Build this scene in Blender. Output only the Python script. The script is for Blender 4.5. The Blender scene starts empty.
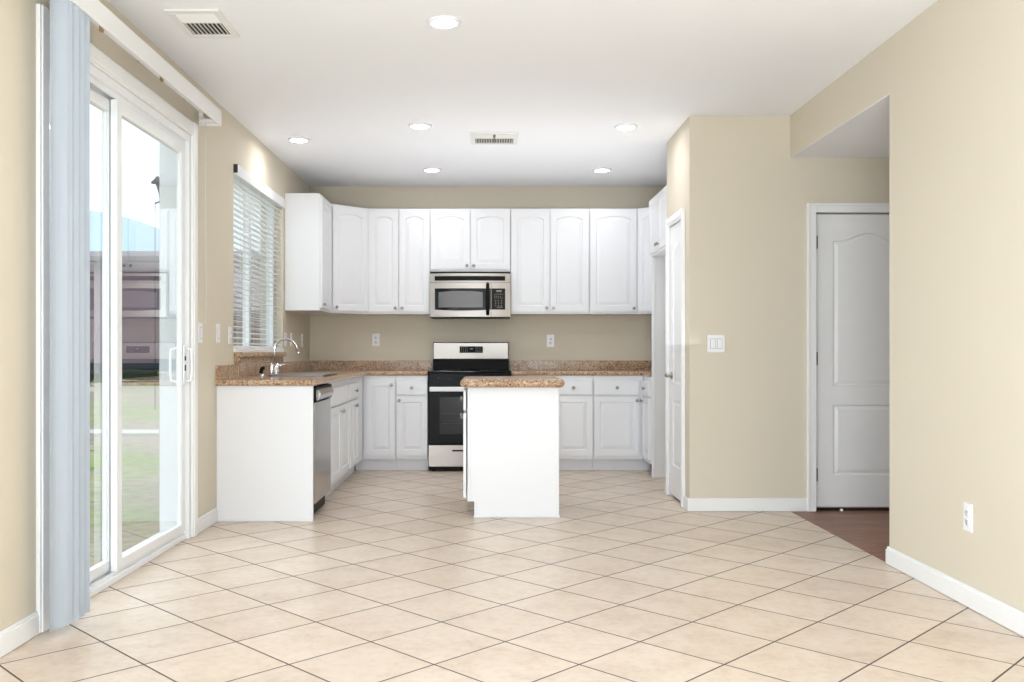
import bpy, bmesh, math, random
from mathutils import Vector, Matrix
C = bpy.context.scene
COL = C.collection
PI = math.pi
random.seed(7)

# ---------------------------------------------------------------- camera
cd = bpy.data.cameras.new('camera'); cam = bpy.data.objects.new('camera', cd); COL.objects.link(cam)
cam.location = (0, 0, 1.1); cam.rotation_euler = (PI/2, 0, 0)
cd.sensor_width = 36; cd.lens = 925/1024*36; cd.shift_x = 23/1024; cd.shift_y = 10/1024
cd.clip_start = .05; cd.clip_end = 2000
C.camera = cam
# ---------------------------------------------------------------- view
C.view_settings.view_transform = 'Standard'; C.view_settings.look = 'None'
C.view_settings.gamma = 1; C.view_settings.use_curve_mapping = False
C.view_settings.exposure = 0.1
# ---------------------------------------------------------------- world and large lights
W = bpy.data.worlds.new('sky'); C.world = W; W.use_nodes = True
wn = W.node_tree.nodes; wl = W.node_tree.links
bg = wn['Background']; bg.inputs['Strength'].default_value = 2.3
wt = wn.new('ShaderNodeTexCoord'); wsx = wn.new('ShaderNodeSeparateXYZ'); wr = wn.new('ShaderNodeValToRGB')
wl.new(wt.outputs['Generated'], wsx.inputs[0]); wl.new(wsx.outputs['Z'], wr.inputs[0]); wl.new(wr.outputs[0], bg.inputs['Color'])
wr.color_ramp.elements[0].position = 0.0; wr.color_ramp.elements[0].color = (.72, .86, .98, 1)
wr.color_ramp.elements[1].position = .35; wr.color_ramp.elements[1].color = (.93, .96, 1, 1)

def area(name, loc, rot, sx, sy, power, color=(1, 1, 1), spread=PI):
    l = bpy.data.lights.new(name, 'AREA'); l.shape = 'RECTANGLE'; l.size = sx; l.size_y = sy
    l.energy = power; l.color = color; l.spread = spread
    o = bpy.data.objects.new(name, l); COL.objects.link(o); o.location = loc; o.rotation_euler = rot
    return o
# daylight through the big window behind the camera, and through the left openings
area('rear_window_light', (0.15, -2.92, 1.35), (PI/2, 0, 0), 3.4, 2.2, 26, (.90, .955, 1))
area('left_window_light', (-1.74, 0.0, 1.35), (PI/2, 0, -PI/2), 3.2, 2.2, 82, (.80, .90, 1))
# unseen upward lights, added to brighten the ceiling like a bounced flash
area('ceiling_fill', (.2, -.5, .55), (PI-.5, 0, 0), 1.2, .9, 135, (.90, .955, 1))
area('kitchen_ceiling_fill', (.25, 7.15, 1.15), (PI, 0, 0), 2.4, 1.7, 11, (.92, .96, 1), 2.3)  # second added ceiling fill, over the kitchen floor where no lamp stands
for nm, loc, sx_, sy_ in (('patio_door_portal', (-1.93, 4.54, 1.2), 1.8, 2.3), ('window_portal', (-1.93, 7.125, 1.74), 1.5, 1.28)):
    p_ = area(nm, loc, (PI/2, 0, -PI/2), sx_, sy_, 1); p_.data.cycles.is_portal = True

# ---------------------------------------------------------------- materials
def srgb(r, g, b):
    f = lambda c: (c/255/12.92) if c <= 10 else ((c/255+.055)/1.055)**2.4
    return (f(r), f(g), f(b), 1)
def mat(name, col, rough=.5, metal=0, spec=.5, bump=0, bscale=200, var=0, vscale=6, emis=None, estr=0, coat=0, stretch=None):
    m = bpy.data.materials.new(name); m.use_nodes = True; n = m.node_tree.nodes; l = m.node_tree.links
    p = n['Principled BSDF']; p.inputs['Base Color'].default_value = col
    p.inputs['Roughness'].default_value = rough; p.inputs['Metallic'].default_value = metal
    p.inputs['Specular IOR Level'].default_value = spec; p.inputs['Coat Weight'].default_value = coat
    tc = n.new('ShaderNodeTexCoord'); src = tc.outputs['Object']
    if stretch:
        mp = n.new('ShaderNodeMapping'); mp.inputs['Scale'].default_value = stretch; l.new(src, mp.inputs[0]); src = mp.outputs[0]
    if bump:
        t = n.new('ShaderNodeTexNoise'); t.inputs['Scale'].default_value = bscale; t.inputs['Detail'].default_value = 3
        b = n.new('ShaderNodeBump'); b.inputs['Strength'].default_value = bump; b.inputs['Distance'].default_value = .002
        l.new(src, t.inputs[0]); l.new(t.outputs[0], b.inputs['Height']); l.new(b.outputs[0], p.inputs['Normal'])
    if var:
        t = n.new('ShaderNodeTexNoise'); t.inputs['Scale'].default_value = vscale; t.inputs['Detail'].default_value = 4
        mx = n.new('ShaderNodeMix'); mx.data_type = 'RGBA'
        mx.inputs[6].default_value = tuple(c*(1-var) for c in col[:3])+(1,); mx.inputs[7].default_value = tuple(min(1, c*(1+var)) for c in col[:3])+(1,)
        l.new(src, t.inputs[0]); l.new(t.outputs[0], mx.inputs[0]); l.new(mx.outputs[2], p.inputs['Base Color'])
    if emis:
        p.inputs['Emission Color'].default_value = emis; p.inputs['Emission Strength'].default_value = estr
    return m
M = {}
M['wall'] = mat('tan_wall_paint', srgb(219, 210, 192), .8, spec=.25, bump=.25, bscale=90, var=.012, vscale=2)
M['ceil'] = mat('ceiling_paint', srgb(246, 247, 250), .9, spec=.2, bump=.2, bscale=80)
M['trim'] = mat('white_trim_paint', srgb(242, 242, 242), .4, var=.01)
M['cab'] = mat('white_cabinet_paint', srgb(236, 237, 240), .35, var=.008, vscale=3)
M['door'] = mat('white_door_paint', srgb(240, 240, 241), .4, bump=.05, bscale=60)
M['nickel'] = mat('brushed_nickel', srgb(170, 165, 158), .28, 1, var=.05)
M['chrome'] = mat('chrome', srgb(225, 226, 230), .08, 1, var=.02)
M['steel'] = mat('stainless_steel', srgb(172, 166, 161), .38, 1, bump=.06, bscale=40, var=.03, vscale=30, stretch=(1, 1, 30))
M['steelv'] = mat('dishwasher_steel', srgb(176, 172, 168), .18, 1, var=.03, vscale=30, stretch=(1, 30, 1))
M['black'] = mat('black_enamel', srgb(11, 11, 12), .3, spec=.12, var=.1)
M['blackglass'] = mat('black_glass', srgb(9, 9, 10), .12, spec=.25, var=.1)
M['ovenglass'] = mat('oven_window_glass', srgb(38, 38, 40), .15, spec=.2, var=.1)
M['mwglass'] = mat('microwave_window_mesh', srgb(112, 112, 112), .3, bump=.1, bscale=900, var=.05)
M['darkplastic'] = mat('black_plastic', srgb(14, 14, 14), .45, spec=.15, var=.1)
M['glyph'] = mat('pale_print', srgb(140, 140, 140), .5, var=.02)
M['plastic'] = mat('white_plastic', srgb(244, 245, 248), .3, var=.01)
M['slot'] = mat('dark_slot', srgb(50, 48, 46), .6, var=.1)
M['vinyl'] = mat('white_vinyl_frame', srgb(240, 242, 244), .35, var=.01)
M['vane'] = mat('daylight_tinted_vane', srgb(176, 186, 197), .5, bump=.06, bscale=60, var=.02, stretch=(40, 40, 1))  # blue of the daylight put into the vane colour
M['slat'] = mat('blind_slat_vinyl', srgb(240, 240, 240), .4, var=.01)
M['cord'] = mat('blind_cord', srgb(225, 225, 220), .7, var=.03)
M['bronze'] = mat('tan_bracket', srgb(150, 125, 85), .5, var=.1)
M['lens'] = mat('lamp_lens', srgb(255, 255, 255), .5, emis=(.97, .98, 1, 1), estr=110, var=.01)
M['lensdim'] = mat('lamp_lens_soft', srgb(245, 242, 235), .4, emis=(.97, .97, 1, 1), estr=90, var=.01)
M['vent'] = mat('vent_white', srgb(236, 236, 232), .5, var=.01)
M['ductgrey'] = mat('grey_duct', srgb(120, 118, 114), .8, var=.1)
M['ventdark'] = mat('vent_dark_duct', srgb(30, 28, 26), .8, var=.1)
M['siding'] = mat('mauve_house_siding', srgb(128, 108, 118), .8, var=.1, vscale=1.5, stretch=(1, 1, 6))
M['roof'] = mat('dark_roof_shingle', srgb(92, 88, 92), .9, var=.15, vscale=4)
M['housetrim'] = mat('house_trim', srgb(175, 165, 165), .7, var=.05)
M['winglass'] = mat('house_window_glass', srgb(40, 48, 56), .1, var=.1)
M['hedge'] = mat('hedge_green', srgb(42, 52, 36), .9, var=.4, vscale=5, bump=1, bscale=12)
M['concrete'] = mat('pale_concrete', srgb(186, 186, 180), .85, var=.06, vscale=8, bump=.3, bscale=60)
M['stucco'] = mat('exterior_stucco', srgb(196, 206, 208), .9, bump=.5, bscale=70, var=.02)
M['lamppost'] = mat('dark_lamp_metal', srgb(50, 50, 52), .5, .6, var=.1)
M['mountain'] = mat('haze_tinted_hill', srgb(160, 186, 202), 1, spec=0, var=.04, vscale=.02)  # distance haze put into the hill's base colour

def nodes(name):
    m = bpy.data.materials.new(name); m.use_nodes = True
    return m, m.node_tree.nodes, m.node_tree.links, m.node_tree.nodes['Principled BSDF']
def mth(n, l, op, a, b=None, clamp=False):
    x = n.new('ShaderNodeMath'); x.operation = op; x.use_clamp = clamp
    for i, v in enumerate((a, b)):
        if v is None: continue
        if isinstance(v, (int, float)): x.inputs[i].default_value = v
        else: l.new(v, x.inputs[i])
    return x.outputs[0]
def ramp(n, l, src, stops, interp='LINEAR'):
    r = n.new('ShaderNodeValToRGB'); r.color_ramp.interpolation = interp; e = r.color_ramp.elements
    while len(e) < len(stops): e.new(.5)
    for i, (p, c) in enumerate(stops): e[i].position = p; e[i].color = c
    l.new(src, r.inputs[0]); return r.outputs[0]
def noise(n, l, src, scale, detail=4, rough=.5):
    t = n.new('ShaderNodeTexNoise'); t.inputs['Scale'].default_value = scale; t.inputs['Detail'].default_value = detail
    t.inputs['Roughness'].default_value = rough; l.new(src, t.inputs[0]); return t.outputs[0]
def mixc(n, l, f, a, b, mode='MIX'):
    x = n.new('ShaderNodeMix'); x.data_type = 'RGBA'; x.blend_type = mode
    for i, v in ((0, f), (6, a), (7, b)):
        if isinstance(v, (int, float, tuple)): x.inputs[i].default_value = v
        else: l.new(v, x.inputs[i])
    return x.outputs[2]

def tile_mat():
    m, n, l, p = nodes('diagonal_ceramic_tile')
    tc = n.new('ShaderNodeTexCoord'); s = n.new('ShaderNodeSeparateXYZ'); l.new(tc.outputs['Object'], s.inputs[0])
    side = .3601; r2 = math.sqrt(2)
    x = mth(n, l, 'SUBTRACT', s.outputs[0], .3165); y = mth(n, l, 'SUBTRACT', s.outputs[1], 3.2456)
    u = mth(n, l, 'DIVIDE', mth(n, l, 'ADD', x, y), r2*side); v = mth(n, l, 'DIVIDE', mth(n, l, 'SUBTRACT', y, x), r2*side)
    u = mth(n, l, 'ADD', u, 100.0); v = mth(n, l, 'ADD', v, 100.0)
    def dist(q):
        f = mth(n, l, 'FRACT', q); return mth(n, l, 'SUBTRACT', .5, mth(n, l, 'ABSOLUTE', mth(n, l, 'SUBTRACT', f, .5)))
    du, dv = dist(u), dist(v); d = mth(n, l, 'MINIMUM', du, dv)
    g = n.new('ShaderNodeMapRange'); g.inputs[1].default_value = .0075; g.inputs[2].default_value = .0115; l.new(d, g.inputs[0])
    cell = n.new('ShaderNodeCombineXYZ'); l.new(mth(n, l, 'FLOOR', u), cell.inputs[0]); l.new(mth(n, l, 'FLOOR', v), cell.inputs[1])
    wn_ = n.new('ShaderNodeTexWhiteNoise'); l.new(cell.outputs[0], wn_.inputs[0])
    off = n.new('ShaderNodeVectorMath'); off.operation = 'MULTIPLY_ADD'
    l.new(wn_.outputs['Color'], off.inputs[0]); off.inputs[1].default_value = (30, 30, 30); l.new(tc.outputs['Object'], off.inputs[2])
    n1 = noise(n, l, off.outputs[0], 5, 6, .65); n2 = noise(n, l, off.outputs[0], 28, 5, .7)
    c = ramp(n, l, n1, [(.30, srgb(202, 183, 163)), (.5, srgb(222, 205, 187)), (.70, srgb(230, 217, 203))])
    c2 = ramp(n, l, n2, [(.36, srgb(204, 182, 160)), (.55, srgb(226, 211, 196))])
    c = mixc(n, l, .35, c, c2)
    tv = ramp(n, l, wn_.outputs['Value'], [(0, (.95, .94, .93, 1)), (1, (1.02, 1.02, 1.02, 1))])
    c = mixc(n, l, 1.0, c, tv, 'MULTIPLY')
    c = mixc(n, l, g.outputs[0], srgb(92, 80, 74), c); l.new(c, p.inputs['Base Color'])
    rr = mixc(n, l, g.outputs[0], (.8, .8, .8, 1), (.32, .32, .32, 1)); l.new(rr, p.inputs['Roughness'])
    b = n.new('ShaderNodeBump'); b.inputs['Strength'].default_value = .5; b.inputs['Distance'].default_value = .003
    h = mth(n, l, 'ADD', g.outputs[0], mth(n, l, 'MULTIPLY', n1, .25)); l.new(h, b.inputs['Height']); l.new(b.outputs[0], p.inputs['Normal'])
    p.inputs['Specular IOR Level'].default_value = .4
    return m
M['tile'] = tile_mat()
def granite_mat():
    m, n, l, p = nodes('speckled_brown_granite')
    tc = n.new('ShaderNodeTexCoord'); o = tc.outputs['Object']
    n1 = noise(n, l, o, 14, 3); n2 = noise(n, l, o, 75, 3, .7); v = n.new('ShaderNodeTexVoronoi'); v.inputs['Scale'].default_value = 130; l.new(o, v.inputs[0])
    c = ramp(n, l, n2, [(.36, srgb(84, 62, 50)), (.45, srgb(158, 122, 94)), (.54, srgb(200, 168, 136)), (.66, srgb(226, 204, 178))])
    c = mixc(n, l, .35, c, ramp(n, l, n1, [(.4, srgb(170, 136, 108)), (.6, srgb(208, 180, 150))]))
    sp = ramp(n, l, v.outputs['Color'], [(0, (.25, .18, .15, 1)), (.16, (.3, .22, .2, 1)), (.24, (1, 1, 1, 1))])
    c = mixc(n, l, .85, c, sp, 'MULTIPLY'); l.new(c, p.inputs['Base Color'])
    p.inputs['Roughness'].default_value = .16
    return m
M['granite'] = granite_mat()
def wood_mat():
    m, n, l, p = nodes('brown_plank_floor')
    tc = n.new('ShaderNodeTexCoord'); mp = n.new('ShaderNodeMapping'); mp.inputs['Scale'].default_value = (1.2, 14, 1)
    l.new(tc.outputs['Object'], mp.inputs[0]); g = noise(n, l, mp.outputs[0], 3, 6, .65)
    br = n.new('ShaderNodeTexBrick'); br.inputs['Scale'].default_value = 1; br.inputs['Brick Width'].default_value = 1.1; br.inputs['Row Height'].default_value = .12
    br.inputs['Mortar Size'].default_value = .0015; br.inputs['Color1'].default_value = (.85, .85, .85, 1); br.inputs['Color2'].default_value = (1.1, 1.1, 1.1, 1); br.inputs['Mortar'].default_value = (.4, .4, .4, 1)
    l.new(tc.outputs['Object'], br.inputs[0])
    c = ramp(n, l, g, [(.3, srgb(100, 60, 40)), (.5, srgb(140, 90, 64)), (.72, srgb(168, 118, 88))])
    c = mixc(n, l, 1.0, c, br.outputs[0], 'MULTIPLY'); l.new(c, p.inputs['Base Color']); p.inputs['Roughness'].default_value = .38
    return m
M['wood'] = wood_mat()
def yard_mat():
    m, n, l, p = nodes('patchy_lawn')
    tc = n.new('ShaderNodeTexCoord'); o = tc.outputs['Object']
    a = noise(n, l, o, .35, 6, .7); b = noise(n, l, o, 9, 5, .7)
    c1 = ramp(n, l, b, [(.3, srgb(112, 100, 88)), (.6, srgb(158, 148, 136))]); c2 = ramp(n, l, b, [(.3, srgb(82, 104, 48)), (.65, srgb(138, 158, 84))])
    f = ramp(n, l, a, [(.46, (0, 0, 0, 1)), (.60, (1, 1, 1, 1))]); c = mixc(n, l, f, c1, c2); l.new(c, p.inputs['Base Color']); p.inputs['Roughness'].default_value = .95
    bp = n.new('ShaderNodeBump'); bp.inputs['Strength'].default_value = .7; l.new(b, bp.inputs['Height']); l.new(bp.outputs[0], p.inputs['Normal'])
    return m
M['yard'] = yard_mat()
def glass_mat():
    m = bpy.data.materials.new('clear_window_glass'); m.use_nodes = True; n = m.node_tree.nodes; l = m.node_tree.links
    n.remove(n['Principled BSDF']); t = n.new('ShaderNodeBsdfTransparent'); g = n.new('ShaderNodeBsdfGlossy'); g.inputs['Roughness'].default_value = 0
    t.inputs['Color'].default_value = (.95, .98, .982, 1)
    fr = n.new('ShaderNodeFresnel'); fr.inputs['IOR'].default_value = 1.45; mx = n.new('ShaderNodeMixShader')
    ge = n.new('ShaderNodeNewGeometry')   # one reflection per pane, from its outer face
    f = mth(n, l, 'MULTIPLY', mth(n, l, 'MULTIPLY', fr.outputs[0], mth(n, l, 'SUBTRACT', 1.0, ge.outputs['Backfacing'])), 2.8, True)
    l.new(f, mx.inputs[0]); l.new(t.outputs[0], mx.inputs[1]); l.new(g.outputs[0], mx.inputs[2]); l.new(mx.outputs[0], n['Material Output'].inputs[0])
    return m
M['glass'] = glass_mat()

# ---------------------------------------------------------------- mesh helpers
class MB:
    def __init__(s): s.b = bmesh.new(); s.mi = 0
    def _new(s, faces):
        for f in faces: f.material_index = s.mi
    def box(s, x0, x1, y0, y1, z0, z1, bev=0, seg=2):
        r = bmesh.ops.create_cube(s.b, size=1)
        vs = r['verts']
        for v in vs: v.co = Vector(((x0+x1)/2+v.co.x*(x1-x0), (y0+y1)/2+v.co.y*(y1-y0), (z0+z1)/2+v.co.z*(z1-z0)))
        fs = {f for v in vs for f in v.link_faces}
        s._new(fs)
        if bev:
            es = {e for v in vs for e in v.link_edges}
            r = bmesh.ops.bevel(s.b, geom=list(es), offset=bev, segments=seg, affect='EDGES', profile=.5); s._new(r['faces'])
        return s
    def quad(s, a, b, c, d):
        f = s.b.faces.new([s.b.verts.new(p) for p in (a, b, c, d)]); f.material_index = s.mi; return s
    def rings(s, rings, closed=True, caps=True, smooth=False):
        vr = [[s.b.verts.new(p) for p in r] for r in rings]
        n = len(vr[0])
        for a, b in zip(vr, vr[1:]):
            for i in range(n if closed else n-1):
                j = (i+1) % n
                try:
                    f = s.b.faces.new((a[i], a[j], b[j], b[i])); f.material_index = s.mi; f.smooth = smooth
                except ValueError: pass
        if caps and closed:
            for r in (vr[0][::-1], vr[-1]):
                f = s.b.faces.new(r); f.material_index = s.mi
        return s
    def tube(s, pts, r, n=12, smooth=True):
        pts = [Vector(p) for p in pts]; rs = r if isinstance(r, (list, tuple)) else [r]*len(pts); rings = []
        up = None
        for i, p in enumerate(pts):
            t = (pts[min(i+1, len(pts)-1)]-pts[max(i-1, 0)]).normalized()
            if up is None: up = Vector((0, 0, 1)) if abs(t.z) < .9 else Vector((1, 0, 0))
            a = t.cross(up).normalized(); b = a.cross(t).normalized(); up = b
            rings.append([p+(a*math.cos(k*2*PI/n)+b*math.sin(k*2*PI/n))*rs[i] for k in range(n)])
        return s.rings(rings, smooth=smooth)
    def lathe(s, prof, c=(0, 0, 0), axis='z', n=20, smooth=True, caps=True):
        c = Vector(c); rings = []
        for r, h in prof:
            ring = []
            for k in range(n):
                a = 2*PI*k/n; u, v = r*math.cos(a), r*math.sin(a)
                ring.append(c+{'z': Vector((u, v, h)), 'y': Vector((u, h, -v)), 'x': Vector((h, u, v))}[axis])
            rings.append(ring)
        return s.rings(rings, smooth=smooth, caps=caps)
    def build(s, name, m, parent=None, loc=None):
        bmesh.ops.recalc_face_normals(s.b, faces=s.b.faces)
        me = bpy.data.meshes.new(name); s.b.to_mesh(me); s.b.free()
        for x in (m if isinstance(m, (list, tuple)) else [m]): me.materials.append(M[x])
        o = bpy.data.objects.new(name, me); COL.objects.link(o)
        if parent: o.parent = parent
        if loc: o.location = loc
        return o
def bx(name, m, parent, *a, **k): return MB().box(*a, **k).build(name, m, parent)
def tag(o, label, cat, group=None, kind=None):
    o['label'] = label; o['category'] = cat
    if group: o['group'] = group
    if kind: o['kind'] = kind
    return o
def struct(o, label=None):
    o['kind'] = 'structure'
    if label: o['label'] = label
    return o
def thing(name, label, cat, loc=(0, 0, 0), rz=0, group=None):
    o = bpy.data.objects.new(name, None); COL.objects.link(o); o.location = loc; o.rotation_euler = (0, 0, rz); o.empty_display_size = .1
    return tag(o, label, cat, group)
def copy_tree(o, parent=None):
    c = o.copy(); COL.objects.link(c)
    if parent: c.parent = parent
    for ch in o.children: copy_tree(ch, c)
    return c

# raised-panel relief. front faces -Y at y; region rectangle, panel outline inset
def relief(mb, X0, X1, Z0, Z1, px0, px1, pz0, pz1, y, rise=0, ogee=False, groove=.008, field=.002, w1=.010, w2=.028, K=17):
    def loop(x0, x1, z0, z1, yy, rs, rect=False):
        pts = [(x0, yy, z0), (x1, yy, z0)]
        cx = (x0+x1)/2; hw = (x1-x0)/2
        for k in range(K):
            t = 1-2*k/(K-1)
            if rect: z = z1
            elif ogee: z = z1-rs*(1-math.cos(PI*min(1, abs(t)*1.15)))/2
            else: z = z1-rs*abs(t)**2.4
            pts.append((cx+hw*t, yy, z))
        return pts
    a = loop(X0, X1, Z0, Z1, y, 0, True)
    L = [a, loop(px0, px1, pz0, pz1, y, rise), loop(px0+w1*.5, px1-w1*.5, pz0+w1*.5, pz1-w1*.5, y+groove, rise),
         loop(px0+w1, px1-w1, pz0+w1, pz1-w1, y+groove, rise), loop(px0+w1+w2, px1-w1-w2, pz0+w1+w2, pz1-w1-w2, y+field, rise)]
    vr = [[mb.b.verts.new(p) for p in r] for r in L]; n = len(a)
    for p, q in zip(vr, vr[1:]):
        for i in range(n):
            j = (i+1) % n; mb._new([mb.b.faces.new((p[i], p[j], q[j], q[i]))])
    mb._new([mb.b.faces.new(vr[-1])])
def slab_shell(mb, x0, x1, z0, z1, y0, y1):
    # sides and back of a slab whose front (y0) is relief
    mb.quad((x0, y0, z0), (x0, y0, z1), (x0, y1, z1), (x0, y1, z0)); mb.quad((x1, y0, z0), (x1, y1, z0), (x1, y1, z1), (x1, y0, z1))
    mb.quad((x0, y0, z0), (x0, y1, z0), (x1, y1, z0), (x1, y0, z0)); mb.quad((x0, y0, z1), (x1, y0, z1), (x1, y1, z1), (x0, y1, z1))
    mb.quad((x0, y1, z0), (x0, y1, z1), (x1, y1, z1), (x1, y1, z0))
def knob(parent, x, z, y):
    MB().lathe([(.004, 0), (.005, -.012), (.013, -.016), (.0155, -.022), (.013, -.027), (.004, -.029)], (x, y, z), 'y', 14).build('knob', 'nickel', parent)
def cab_door(parent, x0, x1, z0, z1, arch=False, kn=None, name='door', y=-.02, st=.055):
    mb = MB(); e = .0
    relief(mb, x0, x1, z0, z1, x0+st, x1-st, z0+st, z1-st, y, rise=.028 if arch else 0)
    slab_shell(mb, x0, x1, z0, z1, y, -.001)
    bmesh.ops.remove_doubles(mb.b, verts=mb.b.verts, dist=1e-5)
    d = mb.build(name, 'cab', parent)
    if kn: knob(d, kn[0], kn[1], y)
    return d
def drawer(parent, x0, x1, z0, z1, kn=True, name='drawer'):
    mb = MB().box(x0, x1, -.02, -.001, z0, z1, .004); d = mb.build(name, 'cab', parent)
    if kn: knob(d, (x0+x1)/2, (z0+z1)/2, -.02)
    return d
    return d

UZ0, UZ1 = 1.45, 2.447
def upper(label, w, loc, rz, doors, z0=UZ0, z1=UZ1, d=.31, name='wall_cabinet', group='white upper wall cabinets', vis_under=True):
    t = thing(name, label, 'cabinet', (loc[0], loc[1], z0), rz, group); h = z1-z0
    mb = MB(); mb.box(.0008, w-.0008, 0, d, 0, h, .0015, 1); mb.build('body', 'cab', t)
    for (a, b, ks) in doors:
        kn = None if ks is None else ((b-.028 if ks == 'r' else a+.028), .055)
        cab_door(t, a, b, .022, h-.022, True, kn)
    return t
def base(label, w, loc, rz, spec, hollow=False, d=.6, top=.876, toe_ext=(0, 0), toe=.11, group='white base cabinets', toe_in=.075, name='base_cabinet'):
    t = thing(name, label, 'cabinet', (loc[0], loc[1], 0), rz, group)
    b = MB()
    if hollow: b.box(.0008, w-.0008, 0, .02, toe, top-.001).box(.0008, .018, .02, d, toe, top-.001).box(w-.018, w-.0008, .02, d, toe, top-.001).box(.018, w-.018, .02, d, toe, toe+.018)
    else: b.box(.0008, w-.0008, 0, d, toe, top-.001, .0015, 1)
    b.build('body', 'cab', t)
    MB().box(.0008-toe_ext[0], w-.0008+toe_ext[1], toe_in, toe_in+.018, 0.001, toe, 0).build('toe_kick', 'cab', t)
    for s in spec:
        if s[0] == 'drawer': drawer(t, s[1], s[2], .700, .832, s[3])
        else: cab_door(t, s[1], s[2], .145, s[3], False, s[4], st=.05)
    return t

# ================================================================= SETTING
XL, XR, YB, H = -1.76, 2.065, 9.08, 2.715
YF = -3.0
PX, PY0, PY1 = 1.375, 6.34, 7.155
KX = 2.02
HC = 2.425
struct(bx('floor', 'tile', None, XL-.14, XR, YF-.1, YB+.1, -.1, 0))
struct(bx('floor_hall', 'wood', None, XR, 3.6, 3.2, PY0+.1, -.1, .0015))
MB_c = MB(); MB_c.box(XL-.14, KX+.2, YF-.1, YB+.1, H, H+.1)
struct(MB_c.build('ceiling', 'ceil'))
struct(bx('ceiling_hall', 'ceil', None, XR+.0005, 3.6, 3.2, PY0+.1, HC, HC+.004))
# left wall with openings for the patio door and the window
DY0, DY1, DZ = 3.67, 5.45, 2.37
WY0, WY1, WZ0, WZ1 = 6.37, 7.88, 1.09, 2.39
BW0, BW1 = -1.65, 1.65
w = MB(); X0, X1 = XL-.14, XL
w.box(X0, X1, YF, BW0, 0, H).box(X0, X1, BW0, BW1, 0, .2).box(X0, X1, BW0, BW1, 2.5, H).box(X0, X1, BW1, DY0, 0, H).box(X0, X1, DY0, DY1, DZ, H).box(X0, X1, DY1, WY0, 0, H)
w.box(X0, X1, WY0, WY1, 0, WZ0).box(X0, X1, WY0, WY1, WZ1, H).box(X0, X1, WY1, YB, 0, H)
struct(w.build('wall_left', 'wall'))
struct(bx('wall_back', 'wall', None, XL-.14, KX+.14, YB, YB+.14, 0, H))
struct(bx('wall_kitchen_right', 'wall', None, KX, KX+.14, PY1, YB, 0, H))
w = MB(); w.box(XR, XR+.14, YF, 4.77, 0, H, 0)
w.box(XR, XR+.14, 4.77, PY0, HC+.0045, H)
w.box(XR+.139, 3.6, 3.2, PY0, HC+.1, H)
struct(w.build('wall_right', 'wall'))
w = MB(); w.box(3.5, 3.6, 3.2, PY0, 0, HC); w.box(XR+.14, 3.5, 3.2, 3.3, 0, HC); struct(w.build('wall_hall', 'wall'))
# pantry block: front wall with hall door opening, side wall with pantry door opening
HX0, HX1, HZ = 2.245, 2.975, 2.045
PD0, PD1, PZ = 6.545, 7.03, 2.04
w = MB()
w.box(PX, HX0-.012, PY0, PY0+.12, 0, H, 0).box(HX0-.012, HX1+.012, PY0, PY0+.12, HZ+.012, H).box(HX1+.012, 3.6, PY0, PY0+.12, 0, H)
w.box(PX, PX+.11, PY0+.119, PD0-.012, 0, H).box(PX, PX+.11, PD0-.012, PD1+.012, PZ+.012, H).box(PX, PX+.11, PD1+.012, PY1, 0, H)
w.box(PX+.11, KX+.14, PY1-.1, PY1, 0, H)
w.box(KX, KX+.1, PY0+.12, PY1-.1, 0, H)
struct(w.build('wall_pantry', 'wall'))
# rear wall (behind the camera) with its big window opening
w = MB(); w.box(XL, XR, YF-.1, YF, 0, .25).box(XL, XR, YF-.1, YF, 2.45, H).box(XL, -1.55, YF-.1, YF, .25, 2.45).box(1.85, XR, YF-.1, YF, .25, 2.45)
struct(w.build('wall_rear', 'wall'))

def baseboard(name, segs):
    for i, (x0, x1, y0, y1) in enumerate(segs):
        b = MB(); b.box(x0, x1, y0, y1, .002, .078, .003); 
        cx, cy = (x1-x0) < (y1-y0), 0
        # narrower bead on top
        if (x1-x0) < (y1-y0):
            if x0 < 0: b.box(x0, x1-.005, y0, y1, .077, .092, .003)
            else: b.box(x0+.005, x1, y0, y1, .077, .092, .003)
        else: b.box(x0, x1, y0+.005, y1, .077, .092, .003)
        struct(b.build(name if i == 0 else name+'_%d' % (i+1), 'trim'))
baseboard('baseboard_left', [(XL, XL+.015, YF+.05, 3.59), (XL, XL+.015, 5.535, 5.95)])
baseboard('baseboard_right', [(XR-.015, XR, YF+.05, 4.77)])
struct(MB().box(XR-.015, XR+.14, 4.77, 4.785, .002, .078, .003).box(XR-.01, XR+.14, 4.77, 4.78, .077, .092, .003).build('baseboard_end', 'trim'))
baseboard('baseboard_pantry', [(PX-.015, 2.185, PY0-.015, PY0)])
struct(MB().box(PX-.015, PX, PY0, 6.475, .002, .085, .003).box(PX-.015, PX, 7.10, PY1+.012, .002, .085, .003).build('baseboard_pantry_side', 'trim'))
struct(MB().box(3.05, 3.5, PY0-.015, PY0, .002, .085, .003).build('baseboard_hall', 'trim'))

# ---- window_1 over the sink
wt_ = struct(bpy.data.objects.new('window_1', None)); COL.objects.link(wt_); wt_.location = (XL-.10, WY0, WZ0)
L = WY1-WY0; Hh = WZ1-WZ0
b = MB(); f = .045
b.box(-.035, .03, 0, L, 0, f).box(-.035, .03, 0, L, Hh-f, Hh).box(-.035, .03, 0, f, f, Hh-f).box(-.035, .03, L-f, L, f, Hh-f).box(-.02, .028, L*.46, L*.46+.06, f, Hh-f)
b.build('window_frame', 'vinyl', wt_)
bx('window_pane', 'glass', wt_, -.004, .002, f, L-f, f, Hh-f)
bx('window_sill', 'trim', wt_, .03, .115, .0, L, -.0, .028, bev=.003)

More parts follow.
